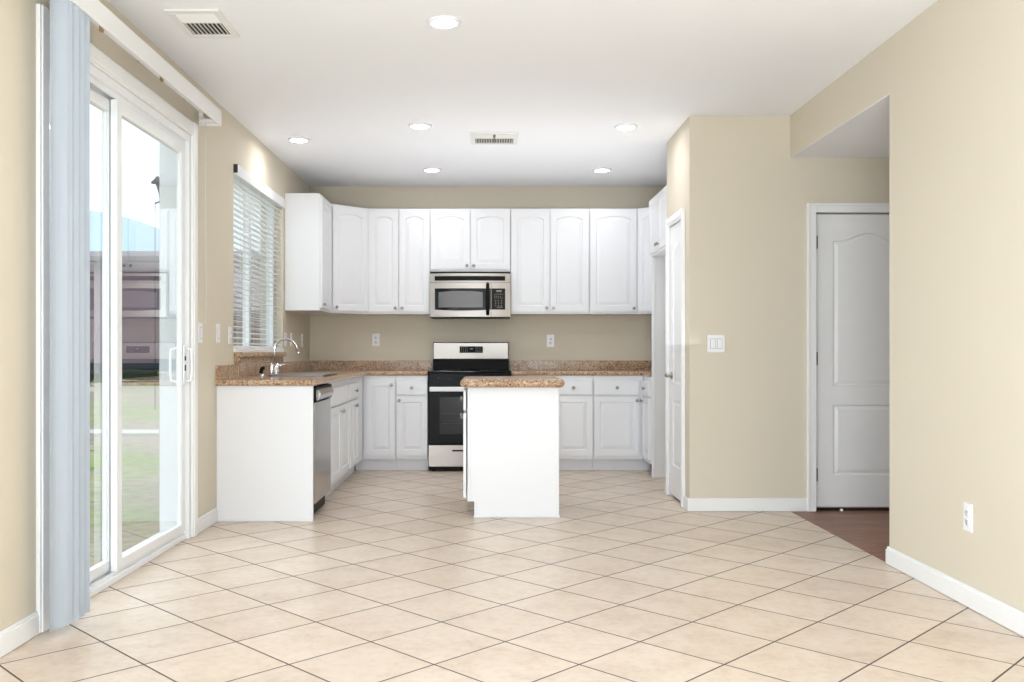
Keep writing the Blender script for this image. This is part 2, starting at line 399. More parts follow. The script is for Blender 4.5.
# ---- door_1: sliding patio door, frame + fixed panel + sliding panel
d1 = struct(bpy.data.objects.new('door_1', None)); COL.objects.link(d1); d1.location = (XL, DY0, 0)
LD = DY1-DY0
b = MB()   # jambs, head, threshold with tracks
b.box(-.17, .001, 0, .03, .0, DZ, .002).box(-.17, .001, LD-.03, LD, 0, DZ, .002).box(-.17, .001, .03, LD-.03, DZ-.04, DZ, .002)
b.box(-.19, -.012, .0, LD, .001, .03, .003).box(-.035, -.028, .03, LD-.03, .03, .045).box(-.078, -.072, .03, LD-.03, .03, .045)
b.box(-.03, -.02, .03, LD-.03, DZ-.065, DZ-.04).box(-.08, -.07, .03, LD-.03, DZ-.065, DZ-.04)
b.build('door_frame', 'vinyl', d1)
def sash(name, y0, y1, x0, x1):
    s_ = MB(); z0, z1 = .046, DZ-.066; st = .062
    s_.box(x0, x1, y0, y0+st, z0, z1, .003).box(x0, x1, y1-st, y1, z0, z1, .003).box(x0, x1, y0+st, y1-st, z0, z0+.05, .003).box(x0, x1, y0+st, y1-st, z1-.06, z1, .003)
    g_ = .008
    s_.box(x0+.008, x1-.008, y0+st, y0+st+g_, z0+.05, z1-.06).box(x0+.008, x1-.008, y1-st-g_, y1-st, z0+.05, z1-.06)
    p = s_.build(name, 'vinyl', d1)
    bx('glass_pane', 'glass', p, (x0+x1)/2-.002, (x0+x1)/2+.002, y0+st, y1-st, z0+.05, z1-.06)
    return p
fx = sash('fixed_panel', .032, LD/2-.075, -.092, -.058)
sl = sash('sliding_panel', LD/2-.14, LD-.04, -.049, -.017)
b = MB()   # white pull handle with black latch slots
hy = LD-.07
b.box(-.0165, -.008, hy-.018, hy+.018, .90, 1.14, .004).tube([(-.01, hy, .92), (.028, hy, .93), (.032, hy, .98), (.032, hy, 1.06), (.028, hy, 1.11), (-.01, hy, 1.12)], .008, 8)
hn = b.build('door_handle', 'plastic', sl)
bx('latch', 'darkplastic', hn, -.0085, -.004, hy-.006, hy+.006, .985, 1.02); bx('latch', 'darkplastic', hn, -.0085, -.004, hy-.006, hy+.006, 1.045, 1.07)
MB().lathe([(.007, 0), (.007, .012)], (-.033, LD/2-.115, .07), 'z', 10).build('roller_catch', 'darkplastic', sl)
# exterior stucco return outside the far jamb
struct(MB().box(XL-.19, XL-.14, YF, DY0-.02, -.1, 3.0).box(XL-.19, XL-.14, DY1+.02, WY0-.02, -.1, 3.0).box(XL-.19, XL-.14, DY0-.02, DY1+.02, DZ+.02, 3.0).box(XL-.19, XL-.14, WY0-.02, WY1+.02, -.1, WZ0-.02)
       .box(XL-.19, XL-.14, WY0-.02, WY1+.02, WZ1+.02, 3.0).box(XL-.19, XL-.14, WY1+.02, YB+.14, -.1, 3.0).build('wall_exterior', 'stucco'))

def casing_x(name, x, sgn, y0, y1, zt, wd=.075, th=.018, left=True, right=True):
    # casing on a wall whose plane is x = const, standing out along sgn
    b = MB()
    def bar(ya, yb, za, zb, vert):
        xa, xb = sorted((x, x+sgn*th)); b.box(xa, xb, ya, yb, za, zb, .004)
        xa, xb = sorted((x+sgn*th*.9, x+sgn*(th+.006)))
        if vert: q = .012; b.box(xa, xb, ya+q, yb-q, za, zb-.0, .003)
        else: q = .012; b.box(xa, xb, ya, yb, za+q, zb-q, .003)
    if left: bar(y0-wd, y0, .002, zt+wd, True)
    if right: bar(y1, y1+wd, .002, zt+wd, True)
    bar(y0, y1, zt, zt+wd, False)
    return struct(b.build(name, 'trim'))
casing_x('trim_1', XL, 1, DY0-.0, DY1, DZ, .08)
casing_x('trim_2', PX, -1, PD0-.006, PD1+.006, PZ+.006, .062)
def casing_y(name, y, x0, x1, zt, wd=.062, th=.018):
    b = MB()
    b.box(x0-wd, x0, y-th, y, .002, zt+wd, .004).box(x1, x1+wd, y-th, y, .002, zt+wd, .004).box(x0, x1, y-th, y, zt, zt+wd, .004)
    b.box(x0-wd, x0-wd+.018, y-th-.007, y-th+.002, .002, zt+wd, .003).box(x0-wd+.018, x1+wd, y-th-.007, y-th+.002, zt+wd-.018, zt+wd, .003)
    # jamb
    b.box(x0-.006, x0, y-.006, y+.10, .002, zt, 0).box(x1, x1+.006, y-.006, y+.1, .002, zt, 0).box(x0-.006, x1+.006, y-.006, y+.1, zt, zt+.006, 0)
    return struct(b.build(name, 'trim'))
casing_y('trim_3', PY0, HX0-.006, HX1+.006, HZ+.004)
struct(MB().box(PX, PX+.11, PD0-.011, PD0-.006, .002, PZ).box(PX, PX+.11, PD1+.006, PD1+.011, .002, PZ).box(PX, PX+.11, PD0-.011, PD1+.011, PZ+.006, PZ+.011).build('trim_4', 'trim'))

def panel_door(name, w, h, loc, rz, m, hinge_side, mg, up, lo, rise, zb=.018):
    d = struct(bpy.data.objects.new(name, None)); COL.objects.link(d); d.location = (loc[0], loc[1], zb); d.rotation_euler = (0, 0, rz)
    mb = MB(); mid = (up[0]+lo[1])/2-zb; hh = h-zb
    relief(mb, 0, w, mid, hh, mg, w-mg, up[0]-zb, up[1]-zb, 0, rise, True, .010, .003, .014, .022, 25)
    relief(mb, 0, w, 0, mid, mg, w-mg, lo[0]-zb, lo[1]-zb, 0, 0, False, .010, .003, .014, .022, 25)
    slab_shell(mb, 0, w, 0, hh, 0, .035)
    bmesh.ops.remove_doubles(mb.b, verts=mb.b.verts, dist=1e-5)
    mb.build('door_leaf', m, d)
    hx = -.001 if hinge_side == 'l' else w+.001
    for z in (.22, h*.5, h-.22):
        MB().tube([(hx, -.006, z-.045), (hx, -.006, z+.045)], .006, 10).box(hx-.004 if hinge_side == 'r' else hx, hx+.018 if hinge_side == 'l' else hx+.003, -.0025, .0, z-.045, z+.045).build('hinge', 'nickel', d)
    return d
d3 = panel_door('door_3', HX1-HX0-.004, HZ-.004, (HX0+.002, PY0+.03), 0, 'door', 'l', .122, (.861, 1.913), (.245, .73), .055, .028)
# pantry door faces -X : local x -> -Y, so the origin is at the far jamb (larger Y)
d2 = panel_door('door_2', PD1-PD0-.004, PZ-.004, (PX+.004, PD1-.002), -PI/2, 'door', 'r', .09, (.861, 1.90), (.245, .73), .045, .02)
b = MB(); b.lathe([(.026, 0), (.026, -.008), (.012, -.012), (.011, -.045), (.013, -.052)], (.06, 0, .895), 'y', 18)
b.tube([(.06, -.045, .895), (.09, -.05, .897), (.13, -.047, .893), (.165, -.045, .893)], [.013, .012, .011, .008], 10).build('door_handle', 'nickel', d2)
struct(MB().box(PX+.05, PX+.06, PD0-.01, PD1+.01, .0005, .004).build('trim_5', 'slot'))
struct(MB().box(2.15, 3.1, PY0+.122, PY0+.14, -.05, 2.2).build('wall_light_block', 'wall'))  # unseen panel added behind the hall door to stop sky light leaking under
struct(MB().box(HX0-.006, HX1+.006, PY0+.03, PY0+.11, .002, .006).build('trim_6', 'slot'))
tag(MB().lathe([(.004, 0), (.011, .003), (.012, .010), (.008, .018), (.003, .02)], (2.412, PY0-.012, .002), 'z', 12).build('door_stop_cap', 'plastic'), 'small white plastic stop cap on the wood floor under the hall door', 'door stop')

# ================================================================= CEILING FIXTURES
def downlight(name, label, x, y, lens, group):
    t = thing(name, label, 'ceiling light', (x, y, H-.012), 0, group)
    MB().lathe([(.062, .004), (.064, .0), (.080, .002), (.086, .0115), (.062, .0115), (.062, .004)], n=36, caps=False).build('trim_ring', 'plastic', t)
    MB().lathe([(.0615, .0115), (.0615, .006), (.04, .0045), (.001, .004)], n=36).build('lens', lens, t)
for lab, px, py, ln in (('lit recessed ceiling light nearest the camera, largest of the six', 444, 21, 'lens'), ('lit recessed ceiling light just left of the small white ceiling vent', 420, 125, 'lens'),
                    ('recessed ceiling light nearest the tan pantry corner', 626, 126, 'lens'), ('recessed ceiling light above the sink and blinds, nearest the left wall', 299, 139, 'lens'),
                    ('small dim recessed ceiling light in front of the cabinet left of the microwave', 432, 169, 'lensdim'), ('small dim recessed ceiling light in front of the cabinets right of the microwave', 602, 169, 'lensdim')):
    s = (350.5-py)/(H-1.1); downlight('recessed_light', lab, (px-489)/s, 925/s, ln, 'recessed ceiling lights')
def vent(label, x0, x1, y0, y1, sections, duct='ventdark'):
    t = thing('ceiling_vent', label, 'vent', ((x0+x1)/2, (y0+y1)/2, H-.012)); a, c = (x1-x0)/2, (y1-y0)/2; m = .035
    f = MB(); f.box(-a, a, -c, -c+m, 0, .0115, .003).box(-a, a, c-m, c, 0, .0115, .003).box(-a, -a+m, -c+m, c-m, 0, .0115, .003).box(a-m, a, -c+m, c-m, 0, .0115, .003).build('frame', 'vent', t)
    bx('duct_opening', duct, t, -a+m, a-m, -c+m, c-m, .010, .0115)
    s_ = MB()
    for (u0, u1, v0, v1, n, d) in sections:
        for k in range(n):
            if d == 'x':
                yy = v0+(v1-v0)*(k+.5)/n; s_.rings([[(x, yy-.006, .008), (x, yy-.004, .0095), (x, yy+.006, .001), (x, yy+.004, -.0005)] for x in (u0, u1)])
            else:
                xx = u0+(u1-u0)*(k+.5)/n; s_.box(xx-.0016, xx+.0016, v0, v1, .001, .008)
        # divider
        s_.box(u0-.004, u1+.004, v0-.004, v0+.002, 0, .0095)
    s_.build('louvres', 'vent', t)
vent('white ceiling vent with dark louvres near the patio door valance', -1.535, -1.275, 4.36, 4.74, [(-.095, .095, -.155, -.03, 5, 'x'), (-.095, .095, -.025, .15, 9, 'y')])
vent('small white ceiling vent between the ceiling lights in the kitchen', -.14, .22, 6.82, 7.2, [(-.145, -.01, -.165, -.03, 3, 'x'), (.01, .145, -.165, -.03, 3, 'x'), (-.145, -.01, -.025, .16, 7, 'y'), (.01, .145, -.025, .16, 7, 'y')], 'ductgrey')

# ================================================================= WALL PLATES
def plate(kind, label, loc, rz, gang=1, group='wall plates'):
    t = thing('wall_outlet' if kind == 'outlet' else 'light_switch', label, 'outlet' if kind == 'outlet' else 'switch', loc, rz, group)
    w_ = .073+.046*(gang-1)
    bx('cover_plate', 'plastic', t, -w_/2, w_/2, -.006, 0, -.061, .061, bev=.003)
    for g in range(gang):
        cx = (g-(gang-1)/2)*.046
        if kind == 'outlet':
            for dz in (-.02, .02):
                s_ = MB().lathe([(.0165, -.005), (.0165, -.0085), (.001, -.0085)], (cx, 0, dz), 'y', 18).build('socket', 'plastic', t)
                MB().box(cx-.007, cx-.0045, -.0095, -.008, dz-.001, dz+.008).box(cx+.0045, cx+.007, -.0095, -.008, dz-.001, dz+.008).box(cx-.002, cx+.002, -.0095, -.008, dz-.010, dz-.006).build('socket_slots', 'slot', s_)
        else:
            r_ = MB(); r_.box(cx-.016, cx+.016, -.0095, -.005, -.033, .033, .002).build('rocker', 'plastic', t)
            bx('rocker_gap', 'slot', t, cx-.0175, cx+.0175, -.0066, -.0055, -.0345, .0345)
plate('outlet', 'white outlet on the back wall under the cabinets left of the microwave', (-1.109, YB, 1.21), 0)
plate('outlet', 'white outlet on the back wall right of the range', (.604, YB, 1.20), 0)
plate('switch', 'double white rocker switch on the tan wall beside the hall door', (1.556, PY0, 1.15), 0, 2)
plate('switch', 'white switch plate on the left wall nearest the patio door', (XL, 5.63, 1.21), PI/2)
plate('switch', 'white switch plate in the middle of the three left of the blinds', (XL, 6.0, 1.215), PI/2)
plate('outlet', 'white outlet plate right beside the left edge of the blinds', (XL, 6.275, 1.205), PI/2)
plate('switch', 'white switch plate just right of the blinds under the end cabinet', (XL, 7.985, 1.20), PI/2)
plate('switch', 'white switch plate under the left upper cabinet, second right of the blinds', (XL, 8.22, 1.20), PI/2)
plate('outlet', 'white outlet plate on the left wall nearest the back corner', (XL, 8.70, 1.20), PI/2)
plate('outlet', 'white outlet low on the right wall above the baseboard', (XR, 3.98, .385), -PI/2)

# ================================================================= KITCHEN: upper cabinets
FY = YB-.33      # upper fronts
b_ = YB-.002
upper('white upper cabinet on left wall beside the blinds, plain side panel facing camera', .485, (XL+.302, 7.97), PI/2, [(.012, .473, 'l')], z1=2.46, d=.300)
# diagonal corner cabinets
def diagonal(label, side, mir):
    sx = 1 if side == 'l' else -1; cx = XL+.002 if side == 'l' else KX-.002
    t = thing('corner_wall_cabinet', label, 'cabinet', (cx, YB-.002, UZ0), 0, 'white upper wall cabinets'); h = UZ1-UZ0
    pts = [(0, 0), (0, -.618), (.312, -.618), (.612, -.328), (.612, 0)]
    MB().rings([[(sx*x, y, z) for x, y in pts] for z in (0, h)]).build('body', 'cab', t)
    a, c = Vector((sx*.312, -.618)), Vector((sx*.612, -.328)); 
    if side == 'r': a, c = c, a
    L_ = (c-a).length; ang = math.atan2(c.y-a.y, c.x-a.x)
    dd = cab_door(t, .012, L_-.012, .022, h-.022, True, (L_-.04, .055) if mir == 'r' else (.04, .055))
    dd.location = (a.x, a.y, 0); dd.rotation_euler = (0, 0, ang)
    return t
diagonal('white diagonal upper cabinet with arched door in the left back corner', 'l', 'l')
diagonal('white diagonal upper cabinet partly hidden in the right back corner', 'r', 'r')
def ux(x0, x1, label, split=True, z0=UZ0, side='r'):
    w_ = x1-x0
    ds = [(.008, w_/2-.004, 'r'), (w_/2+.004, w_-.008, 'l')] if split else [(.008, w_-.012, side)]
    return upper(label, w_, (x0, FY+.0), 0, ds, z0=z0, d=.326)
ux(-1.147, -.557, 'white double-door upper cabinet directly left of the microwave')
ux(-.556, .203, 'short white double-door cabinet directly above the microwave', z0=1.85)
ux(.204, .948, 'white double-door upper cabinet directly right of the microwave')
ux(.949, 1.405, 'white single-door upper cabinet near the right end of the back wall', split=False)
# over-fridge cabinet facing -X and tall side panel
t = thing('fridge_top_cabinet', 'short white cabinet high over the empty fridge space beside the pantry wall', 'cabinet', (1.412, 8.055, 1.92), -PI/2, 'white upper wall cabinets')
bx('body', 'cab', t, .001, .895, 0, .618, 0, .50, bev=.0015, seg=1)
cab_door(t, .010, .443, .02, .48, True, (.415, .06)); cab_door(t, .449, .885, .02, .48, True, (.477, .06))
tag(MB().box(1.42, KX-.001, 8.06, 8.078, .001, 2.42, 0).box(1.418, 1.45, 8.052, 8.06, .001, 1.915, .002).build('fridge_side_panel', 'cab'), 'tall white panel standing between the fridge space and the counter', 'cabinet panel')

# ================================================================= KITCHEN: base cabinets
FB = YB-.62
base('white corner base cabinet with full-height door left of the drawer cabinet', .300, (-1.1515, FB), 0, [('door', .034, .292, .832, (.262, .79))], toe_ext=(.08, 0))
base('white base cabinet with one drawer and door directly left of the range', .291, (-.851, FB), 0, [('drawer', .006, .287, True), ('door', .006, .287, .685, (.032, .65))])
base('white base cabinet with drawer directly right of the range behind the island', .375, (.208, FB), 0, [('drawer', .006, .369, True), ('door', .006, .369, .685, (.340, .65))])
base('white base cabinet with drawer showing just right of the island', .368, (.584, FB), 0, [('drawer', .012, .361, True), ('door', .012, .361, .685, (.04, .65))])
base('white base cabinet with drawer and door second from the right corner', .4585, (.953, FB), 0, [('drawer', .009, .420, True), ('door', .009, .420, .685, (.395, .65))], toe_ext=(0, .08))
base('narrow white base cabinet facing left beside the tall fridge panel', .378, (1.412, FB-.001), -PI/2, [('drawer', .055, .368, True), ('door', .055, .368, .685, (.085, .65))], d=.605)
# left run, facing +X : local x -> +Y
FX = XL+.608
base('white sink base cabinet with two doors beside the dishwasher', .92, (FX, 6.622), PI/2, [('drawer', .02, .90, False), ('door', .02, .455, .685, (.43, .64)), ('door', .461, .90, .685, (.487, .64))], hollow=True)
base('white base cabinet with one wide drawer between sink base and back corner', .90, (FX, 7.543), PI/2, [('drawer', .03, .50, True), ('door', .03, .262, .685, (.24, .64)), ('door', .268, .50, .685, (.29, .64))])
tag(MB().box(XL+.002, -1.135, 5.965, 5.983, .001, .875, .0015).box(XL+.002, -1.135, 5.957, 5.965, .001, .014, .002).build('cabinet_end_panel', 'cab'), 'broad plain white end panel covering the dishwasher side', 'cabinet panel')

# dishwasher
t = thing('dishwasher', 'stainless steel dishwasher with black controls next to the white end panel', 'dishwasher', (FX, 5.99, 0), PI/2)
wd = .622
bx('body', 'darkplastic', t, .002, wd-.002, .02, .58, .012, .868)
bx('toe_panel', 'darkplastic', t, .005, wd-.005, .03, .05, .005, .10)
bx('door', 'steelv', t, .004, wd-.004, -.022, .018, .105, .765, bev=.004)
cp = bx('control_panel', 'darkplastic', t, .004, wd-.004, -.03, .018, .77, .866, bev=.008)
MB().rings([[(x, -.03-.022*math.sin(PI*k/8), .778+.07*k/8) for k in range(9)]+[(x, -.012, .848), (x, -.012, .778)] for x in (.06, wd-.06)]).build('door_handle', 'steelv', cp)

# countertops with rounded front edges
ZT, ZB_ = .914, .876
def nose(mb, p0, p1, out, cap=.0):
    p0, p1, out = Vector(p0), Vector(p1), Vector(out); r = (ZT-ZB_)/2; zc = (ZT+ZB_)/2; n = 8
    rs = []
    for p in (p0, p1):
        rs.append([Vector((p.x, p.y, zc))+out*(r*math.cos(a))+Vector((0, 0, r*math.sin(a))) for a in [PI/2-PI*k/n for k in range(n+1)]])
    mb.rings(rs, smooth=False)
g = MB(); r = (ZT-ZB_)/2
ex = -1.105-r; cy = FB-.03+r; sx0, sx1, sy0, sy1 = -1.60, -1.22, 6.80, 7.42; y0 = 5.955
g.box(XL+.002, sx0, y0, YB-.002, ZB_, ZT).box(sx0, ex, y0, sy0, ZB_, ZT).box(sx0, ex, sy1, YB-.002, ZB_, ZT).box(sx1, ex, sy0, sy1, ZB_, ZT).box(ex, -.559, cy, YB-.002, ZB_, ZT)
nose(g, (ex, y0, 0), (ex, cy, 0), (1, 0, 0)); nose(g, (ex, cy, 0), (-.559, cy, 0), (0, -1, 0)); nose(g, (XL+.002, y0, 0), (ex+.01, y0, 0), (0, -1, 0))
g.lathe([(.001, -r), (r*.7, -r*.7), (r, 0), (r*.7, r*.7), (.001, r)], (ex, y0, (ZT+ZB_)/2), 'z', 16)
ct = g.build('countertop', 'granite'); tag(ct, 'speckled brown granite countertop running under the window and left of the range', 'countertop', 'granite countertops')
g = MB(); g.box(XL+.002, XL+.022, y0+.0, 6.409, ZT, 1.006, .002).box(XL+.002, XL+.026, 6.41, 7.80, ZT, 1.054, .001).box(XL+.002, XL+.022, 7.801, YB-.022, ZT, 1.006, .002).box(XL+.002, -.559, YB-.021, YB-.002, ZT, 1.006, .002)
g.build('backsplash', 'granite', ct)
g = MB(); g.box(.206, KX-.002, cy, YB-.002, ZB_, ZT).box(1.392+r, KX-.002, 8.082, cy, ZB_, ZT)
nose(g, (.206, cy, 0), (1.40, cy, 0), (0, -1, 0)); nose(g, (1.392+r, 8.082, 0), (1.392+r, cy, 0), (-1, 0, 0))
ct = g.build('countertop', 'granite'); tag(ct, 'speckled brown granite countertop running right of the range', 'countertop', 'granite countertops')
bx('backsplash', 'granite', ct, .206, KX-.002, YB-.022, YB-.002, ZT, 1.006, bev=.002)
tag(MB().box(XL+.001, XL+.062, 6.385, 7.76, 1.056, 1.092, .008, 3).box(XL+.001, XL+.04, 6.387, 6.407, 1.012, 1.055, .001).build('granite_ledge', 'granite'), 'narrow brown granite ledge under the blinds behind the faucet', 'ledge')

# sink
t = thing('kitchen_sink', 'stainless steel sink set into the granite counter under the window', 'sink', ((sx0+sx1)/2, (sy0+sy1)/2, .74))
a, c = (sx1-sx0)/2, (sy1-sy0)/2
def rr(a, c, z): return [(a*sx, c*sy, z) for sx, sy in ((-1, -1), (1, -1), (1, 1), (-1, 1))]
MB().rings([rr(a+.018, c+.018, .1825), rr(a+.018, c+.018, .187), rr(a-.004, c-.004, .187), rr(a-.012, c-.012, .02), rr(a-.03, c-.03, .006)], caps=False).quad(*rr(a-.03, c-.03, .006)).build('basin', 'steel', t)
MB().lathe([(.03, .007), (.03, .010), (.01, .009)], n=18).build('drain', 'chrome', t)
# faucet
t = thing('kitchen_faucet', 'chrome gooseneck faucet arching over the sink under the blinds', 'faucet', (-1.625, 7.0, ZT))
MB().lathe([(.034, 0), (.034, .012), (.026, .02), (.022, .06), (.012, .075)], n=20).box(-.026, .026, -.12, .12, .0, .012, .005).build('base', 'chrome', t)
pts = [(0, 0, .05), (0, 0, .19)]+[(.085-.085*math.cos(q), 0, .19+.085*math.sin(q)) for q in [PI*k/14 for k in range(1, 13)]]+[(.178, 0, .178)]
pts = [(p[0]*1.03, p[1], p[2]) for p in pts]
sp = MB().tube(pts, .0085, 12).build('spout', 'chrome', t)
MB().tube([pts[-1], (pts[-1][0]+.004, 0, pts[-1][2]-.016)], .0115, 12).build('aerator', 'chrome', sp)
for sy in (-1, 1):
    MB().lathe([(.022, .01), (.024, .03), (.018, .05), (.024, .068), (.018, .085), (.002, .088)], (0, sy*.09, 0), 'z', 16).tube([(0, sy*.09, .066), (.03, sy*.1, .078), (.055, sy*.108, .082)], [.007, .006, .005], 8).build('tap_handle', 'chrome', t)
t = thing('sink_sprayer', 'black side sprayer in a chrome collar left of the faucet', 'sprayer', (-1.655, 6.72, ZT))
MB().lathe([(.024, 0), (.024, .005), (.016, .01), (.014, .022)], n=16).build('collar', 'chrome', t)
MB().tube([(0, 0, .015), (0, 0, .04), (.006, 0, .058), (.022, -.006, .066)], [.012, .013, .014, .012], 12).build('nozzle', 'darkplastic', t)

# ================================================================= RANGE
RX0, RX1 = -.555, .203; rw = RX1-RX0
t = thing('kitchen_range', 'freestanding black range with stainless back panel and drawer under the microwave', 'stove', (RX0, FB-.005, 0))
MB().box(.004, rw-.004, .0, .60, .03, .905, .003).build('body', 'black', t)
ck = MB().box(.001, rw-.001, -.025, .60, .905, .920, .004).build('cooktop', 'blackglass', t)
for (cx, cyy, rad) in ((.2, .15, .095), (.55, .15, .075), (.2, .42, .075), (.55, .42, .095)):
    MB().lathe([(rad, .9202), (rad, .9212), (rad-.006, .9212), (rad-.006, .9202)], (cx, cyy, 0), 'z', 28, caps=False).build('burner_ring', 'slot', ck)
od = MB(); od.box(.002, rw-.002, -.035, -.002, .25, .895, .006)
od = od.build('oven_door', 'black', t)
bx('oven_window', 'ovenglass', od, .105, rw-.105, -.0375, -.034, .345, .68, bev=.001)
MB().box(.015, rw-.015, -.078, -.056, .732, .775, .008, 3).box(.03, .06, -.058, -.034, .74, .767).box(rw-.06, rw-.03, -.058, -.034, .74, .767).build('door_handle', 'plastic', od)
rk = MB()
for z in (.44, .53): rk.box(.13, rw-.13, -.0382, -.0374, z, z+.004)
rk.build('oven_rack_lines', 'slot', od)
dr = MB(); dr.box(.002, rw-.002, -.033, -.002, .045, .243, .005)
dr = dr.build('storage_drawer', 'steel', t)
bx('drawer_grip', 'darkplastic', dr, .22, rw-.22, -.036, -.032, .185, .2, bev=.001)
for x_ in (.03, rw-.06):
    for y_ in (.0, .55): MB().lathe([(.018, .001), (.018, .012), (.01, .03)], (x_+.015, y_+.03, 0), 'z', 12).build('foot', 'darkplastic', t)
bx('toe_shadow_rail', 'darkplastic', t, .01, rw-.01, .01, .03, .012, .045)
bgd = MB(); bgd.box(.012, rw-.012, .535, .60, .92, 1.185, .004)
# sloped black step at the foot of the back guard
bgd.rings([[(x, .49, .921), (x, .536, .921), (x, .536, 1.02), (x, .515, 1.02)] for x in (.012, rw-.012)])
bgd = bgd.build('backguard', 'black', t)
MB().box(.016, rw-.016, .526, .537, 1.022, 1.180, .004).build('control_panel', 'steel', bgd)
gl = MB().box(.27, .27+.225, .523, .527, 1.082, 1.145, .001); gl.mi = 1
random.seed(3)
gl.box(.37, .40, .5222, .5232, 1.117, 1.127)
for row in (1.093, 1.106, 1.119, 1.131):
    for k in range(4):
        gl.box(.285+k*.018, .293+k*.018, .5222, .5232, row, row+.004); gl.box(.425+k*.016, .433+k*.016, .5222, .5232, row, row+.004)
gl.build('display', ['darkplastic', 'glyph'], bgd)
gl = MB(); gl.box(.09, .10, -.0362, -.0352, .845, .865)   # faint marks on the strip above the oven handle
for k in range(5): gl.box(.115+k*.022, .128+k*.022, -.0362, -.0352, .842, .846)
for k in range(3): gl.box(.125+k*.03, .14+k*.03, -.0362, -.0352, .858, .861)
gl.build('door_marks', 'slot', od)
MB().box(.41, .68, .5125, .516, 1.004, 1.010).build('trim_strip', 'steel', bgd)

# ================================================================= MICROWAVE
mz0, mh, md = 1.402, .425, .40
t = thing('microwave_oven', 'stainless over-the-range microwave with black door glass and keypad', 'microwave', (RX0+.001, YB-.002-md, mz0))
mw = rw-.002
def bow(x): return -.03*(1-((x-mw/2)/(mw/2))**2)
bx('body', 'darkplastic', t, .002, mw-.002, .0, md, .012, mh)
def bowed(x0, x1, z0f, z1f, off, th, n=14, curve_z=0, m='steel', name='x', parent=None, topc=0):
    b = MB(); rs = []
    for k in range(n+1):
        x = x0+(x1-x0)*k/n; y = bow(x)-off; tt = 2*k/n-1
        zb = z0f-curve_z*(1-tt*tt); zt = z1f-topc*tt*tt
        rs.append([(x, y, zb), (x, y, zt), (x, y+th, zt), (x, y+th, zb)])
    b.rings(rs); return b.build(name, m, parent)
s_ = 1/1199.
def MX(c): return (c-62)*s_
def MZ(c): return (600-c)*s_
top = bowed(0, mw, MZ(188), mh, .0, .05, name='vent_panel', parent=t)
bowed(MX(115), MX(908), MZ(172), MZ(121), .002, .006, m='darkplastic', name='vent_grille', parent=top)
dr = bowed(0, MX(748), MZ(578), MZ(193), .008, .05, name='door', parent=t, n=14)
kp = bowed(MX(752), mw, MZ(578), MZ(193), .008, .05, name='keypad_panel', parent=t, n=5)
MB_ = bowed(0.004, mw-.004, .012, MZ(576), -.004, .05, curve_z=.010, m='darkplastic', name='base_lip', parent=t)
bowed(MX(118), MX(746), MZ(498), MZ(260), .0105, .006, curve_z=.010, m='blackglass', name='door_glass', parent=dr)
bowed(MX(160), MX(655), MZ(474), MZ(288), .0125, .004, m='mwglass', name='viewing_window', parent=dr, topc=.012)
kg = bowed(MX(754), MX(908), MZ(498), MZ(260), .0105, .006, m='blackglass', name='keypad_glass', parent=kp, n=5)
gb = MB()
def kb(c0, c1, r0, r1):
    x = MX((c0+c1)/2); y = bow(x)-.0118; gb.box(MX(c0), MX(c1), y-.001, y, MZ(r1), MZ(r0))
kb(800, 868, 280, 298)
for rr_, cols in ((322, 5), (345, 4), (365, 5)):
    for k in range(cols): kb(788+k*20, 798+k*20, rr_, rr_+6)
for rr_ in (393, 420, 447):
    for k in range(3): kb(795+k*33, 806+k*33, rr_, rr_+9)
kb(795, 880, 468, 474)
gb.build('keypad_print', 'glyph', kg)
xh = MX(712); yh = bow(xh)
MB().tube([(xh, yh-.008, MZ(548)), (xh, yh-.038, MZ(532)), (xh, yh-.045, MZ(470)), (xh, yh-.045, MZ(300)), (xh, yh-.038, MZ(228)), (xh, yh-.008, MZ(212))], .016, 12).build('door_handle', 'darkplastic', dr)

# ================================================================= ISLAND
IX0, IX1, IY0, IY1 = -.142, .462, 6.105, 6.72
t = thing('island_cabinet', 'freestanding white island cabinet in the middle of the kitchen floor', 'kitchen island', (IX0, IY1, 0), -PI/2)
# local x -> -Y (0 at far side), local y -> +X
iw, idp, it = IY1-IY0, IX1-IX0, .859
bx('body', 'cab', t, .001, iw-.012, .0, idp-.002, .12, it, bev=.0015, seg=1)
bx('toe_kick', 'cab', t, .001, iw-.012, .055, idp-.002, .001, .12)
# end panel facing the camera with notched toe, edge trim and shoe strip
e = MB()
pf = [(0, .118), (.045, .118), (.045, .001), (idp, .001), (idp, it), (0, it)]
e.rings([[(x, y, z) for y, z in pf] for x in (iw-.012, iw-.002)])
e.box(iw-.003, iw+.004, .0, .022, .118, it, .002).box(iw-.003, iw+.004, idp-.02, idp, .016, it, .002).box(iw-.003, iw+.004, .0, .062, .108, .124, .002).box(iw-.003, iw+.004, .045, .06, .016, .11, .002).box(iw-.006, iw+.010, .040, idp+.006, .001, .017, .003)
e.build('end_panel', 'cab', t)
for dd in (drawer(t, .03, iw-.02, .705, .84), cab_door(t, .03, iw/2-.003, .13, .685, False, (iw/2-.035, .64), st=.05), cab_door(t, iw/2+.003, iw-.02, .13, .685, False, (iw/2+.035, .66), st=.05)): dd.location.y = -.008
bz0, bz1 = .8605, .916
g = MB(); cx0, cx1, cy0, cy1 = -.190, .497, 6.03, 6.78
def outline(ins, rad, z):
    pts = []; a0, a1, b0, b1 = cx0+ins, cx1-ins, cy0+ins, cy1-ins; rr_ = max(rad-ins, .004)
    for (ccx, ccy, st) in ((a1-rr_, b0+rr_, -90), (a1-rr_, b1-rr_, 0), (a0+rr_, b1-rr_, 90), (a0+rr_, b0+rr_, 180)):
        for k in range(7): q = math.radians(st+15*k); pts.append((ccx+rr_*math.cos(q), ccy+rr_*math.sin(q), z))
    return pts
rs = []; hh = (bz1-bz0)/2; zc = (bz0+bz1)/2
